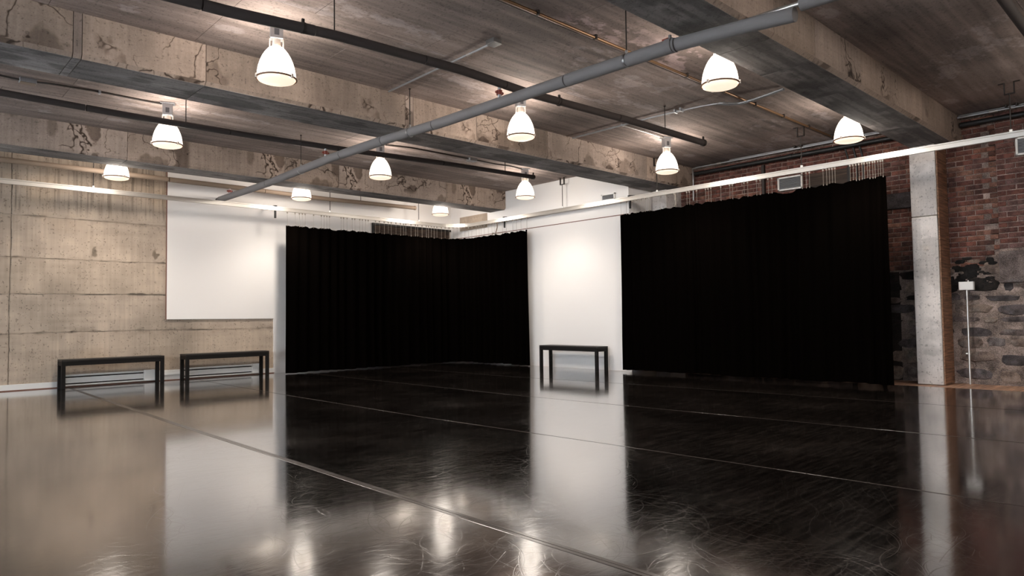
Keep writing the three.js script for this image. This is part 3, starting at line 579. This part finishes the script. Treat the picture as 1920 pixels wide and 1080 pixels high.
{
  const t = thing('curtain_rail', 'long bright aluminium curtain rail turning the corner in front of both walls', 'curtain rail');
  const prof = [[-0.024, RB], [-0.024, RT - 0.022], [-0.019, RT - 0.019], [-0.024, RT - 0.016], [-0.024, RT], [0.024, RT], [0.024, RT - 0.016], [0.019, RT - 0.019], [0.024, RT - 0.022], [0.024, RB], [0.008, RB], [0.008, RB + 0.02], [-0.008, RB + 0.02], [-0.008, RB]];
  const sweep = (a, b, n) => {
    const pos = [], uv = []; const sec = []; for (let i = 0; i <= n; i++) { const [p, d] = onRail(a + (b - a) * i / n), nn = V(d.z, 0, -d.x); sec.push(prof.map(([o, y]) => [p.x + nn.x * o, y, p.z + nn.z * o])); }
    for (let i = 0; i < n; i++) for (let k = 0; k < prof.length; k++) { const m = (k + 1) % prof.length, A = sec[i][k], B = sec[i][m], C = sec[i + 1][k], D = sec[i + 1][m]; for (const q of [A, C, B, B, C, D]) { pos.push(...q); uv.push(0, 0); } }
    const g = new THREE.BufferGeometry(); g.setAttribute('position', new THREE.Float32BufferAttribute(pos, 3)); g.setAttribute('uv', new THREE.Float32BufferAttribute(uv, 2)); g.computeVertexNormals(); return g;
  };
  const cuts = [0, sBack(0.8), sBack(3.9), sBack(6.1), L1, L2, sRight(-8.1), sRight(-4.9), sRight(-1.6), RAILLEN - 0.02];
  for (let k = 0; k < cuts.length - 1; k++) mesh('rail_length', sweep(cuts[k] + 0.001, cuts[k + 1] - 0.001, k === 4 ? 14 : 2), M.alu, t);
  const rods = [...[0.2, 2.61, 6.81, 9.01].map(x => sBack(x)), ...[-9.25, -6.98, -4.40, -1.82, 0.8].map(z => sRight(z))];
  for (const s of rods) {
    const [p] = onRail(s);
    const low = s >= L2 ? CEIL - 0.14 : CEIL + 0.002;
    mesh('suspension_rod', rod(V(p.x, RT + 0.01, p.z), V(p.x, low, p.z), 0.007, 8), M.darkSteel, t);
    if (s >= L2) mesh('ceiling_bracket', [...[-1, 1].flatMap(q => [box(p.x - 0.016, p.x + 0.016, CEIL - 0.145, CEIL, p.z + q * 0.05 - 0.006, p.z + q * 0.05 + 0.006), box(p.x - 0.016, p.x + 0.016, CEIL - 0.008, CEIL + 0.001, Math.min(p.z + q * 0.05, p.z + q * 0.11), Math.max(p.z + q * 0.05, p.z + q * 0.11))]), box(p.x - 0.016, p.x + 0.016, CEIL - 0.15, CEIL - 0.138, p.z - 0.056, p.z + 0.056)], M.darkSteel, t);
    mesh('rail_nut', [rod(V(p.x, RT - 0.002, p.z), V(p.x, RT + 0.030, p.z), 0.020, 10)], M.hook, t);
  }
  for (const [s, out] of [[sBack(5.655), V(0, 0, -1)], [sRight(-10.98), V(1, 0, 0)], [sRight(-7.58), V(1, 0, 0)]]) {
    const [p] = onRail(s), len = out.x ? 0.15 : 0.46;
    mesh('wall_bracket', [rod(V(p.x, RT + 0.012, p.z), V(p.x + out.x * len, RT + 0.03, p.z + out.z * len), 0.014, 8), box(p.x - 0.028, p.x + 0.028, RT - 0.004, RT + 0.022, p.z - 0.028, p.z + 0.028, 0.003)], M.black, t);
    mesh('end_stop', [box(p.x - 0.018, p.x + 0.018, RB - 0.145, RB + 0.01, p.z - 0.014, p.z + 0.014, 0.004)], M.black, t);
  }
}
const hangerGeo = (() => { // glider under the rail, cord, hook at the cloth; origin at the underside of the rail
  const g = [box(-0.011, 0.011, -0.030, 0.006, -0.009, 0.009, 0.003), rod(V(0, -0.245, 0), V(0, -0.03, 0), 0.0024, 6), box(-0.005, 0.005, -0.258, -0.234, -0.005, 0.005, 0.002)];
  return flat(g);
})();
function curtain(name, label, sa, sb, top, hem, hangs, seed, calm) {
  const [p0] = onRail(sa), root = thing(name, label, 'curtain', [p0.x, 0, p0.z]);
  srand(seed);
  // folds: irregular waves along the cloth
  const waves = []; let s = sa; while (s < sb + 1) { const l = rr(0.13, 0.30); waves.push([s, l, rr(0.5, 1)]); s += l; }
  const fold = q => { const i = waves.findIndex((w, k) => q >= w[0] && (k === waves.length - 1 || q < waves[k + 1][0])), w = waves[Math.max(0, i)]; const f = clamp((q - w[0]) / w[1]); return Math.sin(f * 2 * Math.PI) * w[2]; };
  const hs = [...hangs].sort((a, b) => a - b);
  const dip = q => { let d = 9; for (const h of hs) d = Math.min(d, Math.abs(h - q)); return Math.min(0.085, 0.010 + d * 0.26); };
  const n = Math.round((sb - sa) / 0.0125), rows = 14, F = [], B = [];
  for (let j = 0; j <= rows; j++) for (let i = 0; i <= n; i++) {
    const q = sa + (sb - sa) * i / n, [p, d] = onRail(q), t = j / rows, y = (top - dip(q) + Math.sin(q * 37) * 0.004) * (1 - t) + (hem + Math.sin(q * 5.3 + seed) * 0.006) * t;
    const amp = (0.030 + 0.022 * t) * calm, o = fold(q + Math.sin(t * 3 + q) * 0.012) * amp + Math.sin(q * 2.1 + seed) * 0.015 * t, nx = d.z, nz = -d.x;
    F.push([p.x + nx * (o - 0.003), y, p.z + nz * (o - 0.003)]); B.push([p.x + nx * (o + 0.003), y, p.z + nz * (o + 0.003)]);
  }
  const pos = [], W = n + 1, quad = (a, b, c, e) => pos.push(...a, ...b, ...c, ...b, ...e, ...c);
  for (let j = 0; j < rows; j++) for (let i = 0; i < n; i++) { const k = j * W + i; quad(F[k], F[k + W], F[k + 1], F[k + W + 1]); quad(B[k], B[k + 1], B[k + W], B[k + W + 1]); }
  for (let i = 0; i < n; i++) { quad(F[i], F[i + 1], B[i], B[i + 1]); const k = rows * W + i; quad(F[k], B[k], F[k + 1], B[k + 1]); }
  for (let j = 0; j < rows; j++) { const k = j * W, m = k + n; quad(F[k], B[k], F[k + W], B[k + W]); quad(F[m], F[m + W], B[m], B[m + W]); }
  const g = new THREE.BufferGeometry(); g.setAttribute('position', new THREE.Float32BufferAttribute(pos, 3)); g.computeVertexNormals(); g.setAttribute('uv', new THREE.Float32BufferAttribute(new Float32Array(pos.length / 3 * 2), 2));
  g.translate(-p0.x, 0, -p0.z);
  mesh('cloth', g, M.curtain, root);
  for (const h of hs) { const [p, d] = onRail(h), m = mesh('hanger', hangerGeo, M.cord, root); m.position.set(p.x - p0.x, RB, p.z - p0.z); m.rotation.y = Math.atan2(-d.z, d.x) + rr(-0.2, 0.2); m.scale.y = (RB - (top - 0.015)) / 0.245; }
  return root;
}
const HANG_CORNER = [], HANG_WIDE = [];
{
  srand(61);
  for (const x of [5.9, 6.06, 6.15, 6.21, 6.27, 6.45, 6.62, 6.68, 6.74, 6.80, 7.06, 7.12, 7.2, 7.32, 7.38, 7.50, 7.56, 7.64, 7.70, 7.88, 7.98, 8.10, 8.20, 8.28, 8.40, 8.52, 8.60, 8.66, 8.80, 8.92, 8.98, 9.10, 9.22, 9.28, 9.36, 9.44, 9.52]) HANG_CORNER.push(sBack(x));
  for (let k = 1; k < 10; k++) HANG_CORNER.push(L1 + (L2 - L1) * k / 10);
  for (const z of [-11.94, -11.84, -11.76, -11.66, -11.52, -11.40, -11.32, -11.26, -11.05, -10.92, -10.72, -10.60, -10.46, -10.28]) HANG_CORNER.push(sRight(z));
  for (const z of [-7.79, -7.66, -7.52, -7.44, -7.34, -7.24, -7.15, -6.92, -6.80, -6.63, -6.38, -6.33, -6.19, -6.02, -5.97, -5.92, -5.74, -5.58, -5.53, -5.33, -5.27, -5.12, -5.06, -4.93, -4.87, -4.40, -4.34, -4.29, -4.09, -4.04, -4.00, -3.96, -3.92, -3.71, -3.67, -3.63, -3.59, -3.55, -3.52, -3.48, -3.45, -3.41, -3.38, -3.34, -3.31, -3.28]) HANG_WIDE.push(sRight(z));
}
curtain('stage_curtain', 'black curtain bending round the room corner between two white walls', sBack(5.87), sRight(-10.25), 2.895, 0.018, HANG_CORNER, 3, 1.25);
curtain('stage_curtain', 'widest black curtain, flat, in front of the brick wall beside the concrete column', sRight(-7.81), sRight(-3.25), 2.925, 0.045, HANG_WIDE, 8, 0.8);
{
  const t = thing('cord_loop', 'pale knotted cord hanging from the curtain rail over the wide curtain', 'cord');
  mesh('cord', bentTube([V(10.15, RB, -6.61), V(10.14, 3.05, -6.60), V(10.16, 2.97, -6.61), V(10.13, 2.92, -6.60)], 0.010, 8), M.cord, t);
  mesh('knot', new THREE.SphereGeometry(0.018, 12, 8).translate(10.14, 3.04, -6.60), M.cord, t);
}
{
  const t = thing('cord_loop', 'pale twisted strap hanging from the curtain rail over the corner curtain', 'cord');
  mesh('strap', bentTube([V(10.15, RB, -11.22), V(10.14, 3.03, -11.21), V(10.15, 2.95, -11.26), V(10.11, 2.88, -11.24)], 0.011, 8), M.foamTan, t);
  mesh('loose_end', bentTube([V(10.12, 2.90, -11.24), V(10.08, 2.91, -11.30), V(10.08, 2.86, -11.31)], 0.008, 8), M.foamTan, t);
}
{
  const t = thing('boarded_opening', 'brown slatted board in a dark frame above the corner curtain on back wall', 'panel');
  mesh('frame', [box(8.08, 10.27, 3.12, 3.165, ZB + 0.02, ZB + 0.075, 0.004), box(8.08, 8.125, 2.2, 3.12, ZB + 0.02, ZB + 0.075, 0.004)], M.black, t);
  for (let k = 0; k < 12; k++) { const x = 8.13 + k * 0.176; mesh('slat', worldUV(box(x, x + 0.174, 2.2, 3.118, ZB + 0.022, ZB + 0.050 + (k % 3) * 0.003, 0.004), 1.5, k * 0.17, 0), M.board, t); }
}

// ------------------------------------------------------------------ benches and heaters
function makeBench(L, D, Hh) { // along x, origin at the middle of the base
  const t = new THREE.Group(), l = 0.055, e = L / 2, d = D / 2;
  mesh('seat', box(-e, e, Hh - 0.030, Hh, -d, d, 0.004), M.bench, t);
  for (const s of [-1, 1]) mesh('side_rail', box(-e + l, e - l, Hh - 0.095, Hh - 0.030, s > 0 ? d - 0.024 : -d + 0.004, s > 0 ? d - 0.004 : -d + 0.024, 0.002), M.benchSide, t);
  for (const s of [-1, 1]) mesh('end_rail', box(s > 0 ? e - 0.024 : -e + 0.004, s > 0 ? e - 0.004 : -e + 0.024, Hh - 0.095, Hh - 0.030, -d + l, d - l, 0.002), M.benchSide, t);
  for (const a of [-1, 1]) for (const b of [-1, 1]) mesh('leg', box(a > 0 ? e - l : -e, a > 0 ? e : -e + l, 0, Hh - 0.030, b > 0 ? d - l : -d, b > 0 ? d : -d + l, 0.003), M.benchSide, t);
  return t;
}
const benches = [
  [2.975, -12.855, 0, 'dark wooden bench against the concrete wall, nearer the left edge of the photo'],
  [4.828, -12.855, 0, 'dark wooden bench by the corner curtain, under the white wall panel'],
  [10.06, -8.97, Math.PI / 2, 'dark wooden bench alone before the white wall, between the two black curtains'],
];
const bench0 = makeBench(1.50, 0.33, 0.462);
benches.forEach(([x, z, turn, label], i) => {
  const b = i ? bench0.clone() : bench0; b.name = numbered('bench'); b.position.set(x, 0.0005, z); b.rotation.y = turn; b.userData = { label, category: 'bench', group: 'dark wooden benches along the walls' }; scene.add(b);
});
function heater(x0, x1, label, cap) {
  const t = thing('baseboard_heater', label, 'heater', [x0, 0, ZB + 0.02]), w = x1 - x0;
  const bx = (...a) => box(...a);
  mesh('back_plate', bx(0, w, 0.03, 0.20, 0, 0.012, 0.002), M.whitePaint, t);
  mesh('front_cover', bx(0, w - cap, 0.068, 0.155, 0.040, 0.052, 0.003), M.whitePaint, t);
  mesh('top_hood', bx(0, w - cap, 0.178, 0.205, 0, 0.052, 0.004), M.whitePaint, t);
  mesh('bottom_lip', bx(0, w - cap, 0.026, 0.044, 0, 0.052, 0.003), M.whitePaint, t);
  mesh('fins', bx(0.01, w - cap - 0.01, 0.05, 0.172, 0.014, 0.034), M.black, t);
  mesh('end_box', bx(w - cap, w, 0.026, 0.212, 0, 0.056, 0.004), M.whitePaint, t);
  return t;
}
heater(2.30, 3.72, 'white baseboard heater under the bench nearer the left photo edge', 0.22);
heater(4.10, 5.56, 'white baseboard heater under the bench by the corner curtain', 0.17);
{
  const t = thing('heater_raceway', 'white cable raceway on the wall base joining the two heaters', 'raceway', [3.72, 0, ZB + 0.018]);
  mesh('duct', box(0, 0.375, 0.10, 0.165, 0, 0.030, 0.003), M.whitePaint, t);
  mesh('cover_strip', box(0.004, 0.372, 0.168, 0.185, 0, 0.022, 0.003), M.whitePaint, t);
}

// ------------------------------------------------------------------ outlet post and air grilles
{
  const t = thing('outlet_post', 'white electrical box on an upright metal conduit against the stone wall', 'electrical box', [11.40, 0, -2.64]);
  mesh('box', box(-0.035, 0.035, 1.335, 1.455, -0.092, 0.092, 0.006), M.whitePaint, t);
  mesh('cover_plate', box(-0.042, -0.034, 1.342, 1.448, -0.086, 0.086, 0.003), M.whitePaint, t);
  mesh('conduit', rod(V(0.0, -0.002, -0.004), V(0, 1.34, 0.0), 0.014, 12), M.alu, t);
  mesh('conduit_clamp', [rod(V(0, 0.42, 0), V(0, 0.445, 0), 0.021, 12), box(-0.012, 0.09, 0.424, 0.441, -0.045, 0.01, 0.003)], M.alu, t);
  mesh('knockout', rod(V(0, 1.455, 0.02), V(0, 1.475, 0.02), 0.010, 8), M.alu, t);
}
function grille(label, x, y0, y1, z0, z1, mats) {
  const t = thing('air_grille', label, 'air vent', [x, y0, z0]), h = y1 - y0, w = z1 - z0, f = 0.026;
  mesh('frame', [box(-0.02, 0.02, 0, f, 0, w, 0.003), box(-0.02, 0.02, h - f, h, 0, w, 0.003), box(-0.02, 0.02, 0, h, 0, f, 0.003), box(-0.02, 0.02, 0, h, w - f, w, 0.003)], mats[0], t);
  mesh('backing', box(0.006, 0.018, f, h - f, f, w - f), M.ventDark, t);
  const n = Math.max(4, Math.round((h - 2 * f) / 0.022)); for (let k = 0; k < n; k++) { const m = mesh('slat', box(-0.009, 0.009, -0.0015, 0.0015, f, w - f), mats[1], t); m.position.y = f + (k + 0.5) * (h - 2 * f) / n; m.rotation.z = -0.7; }
}
grille('white-framed air grille on the brick wall above the wide black curtain', 11.46, 3.15, 3.385, -5.39, -4.96, [M.whitePaint, M.galv]);
grille('white-framed air grille cut by the right edge of the photo', 11.40, 3.15, 3.40, -2.0, -1.56, [M.whitePaint, M.galv]);
grille('small grey air grille set high in the white wall above the rail', XW - 0.018, 3.24, 3.375, -8.35, -8.02, [M.whitePaint, M.galv]);

renderer.render(scene, camera);
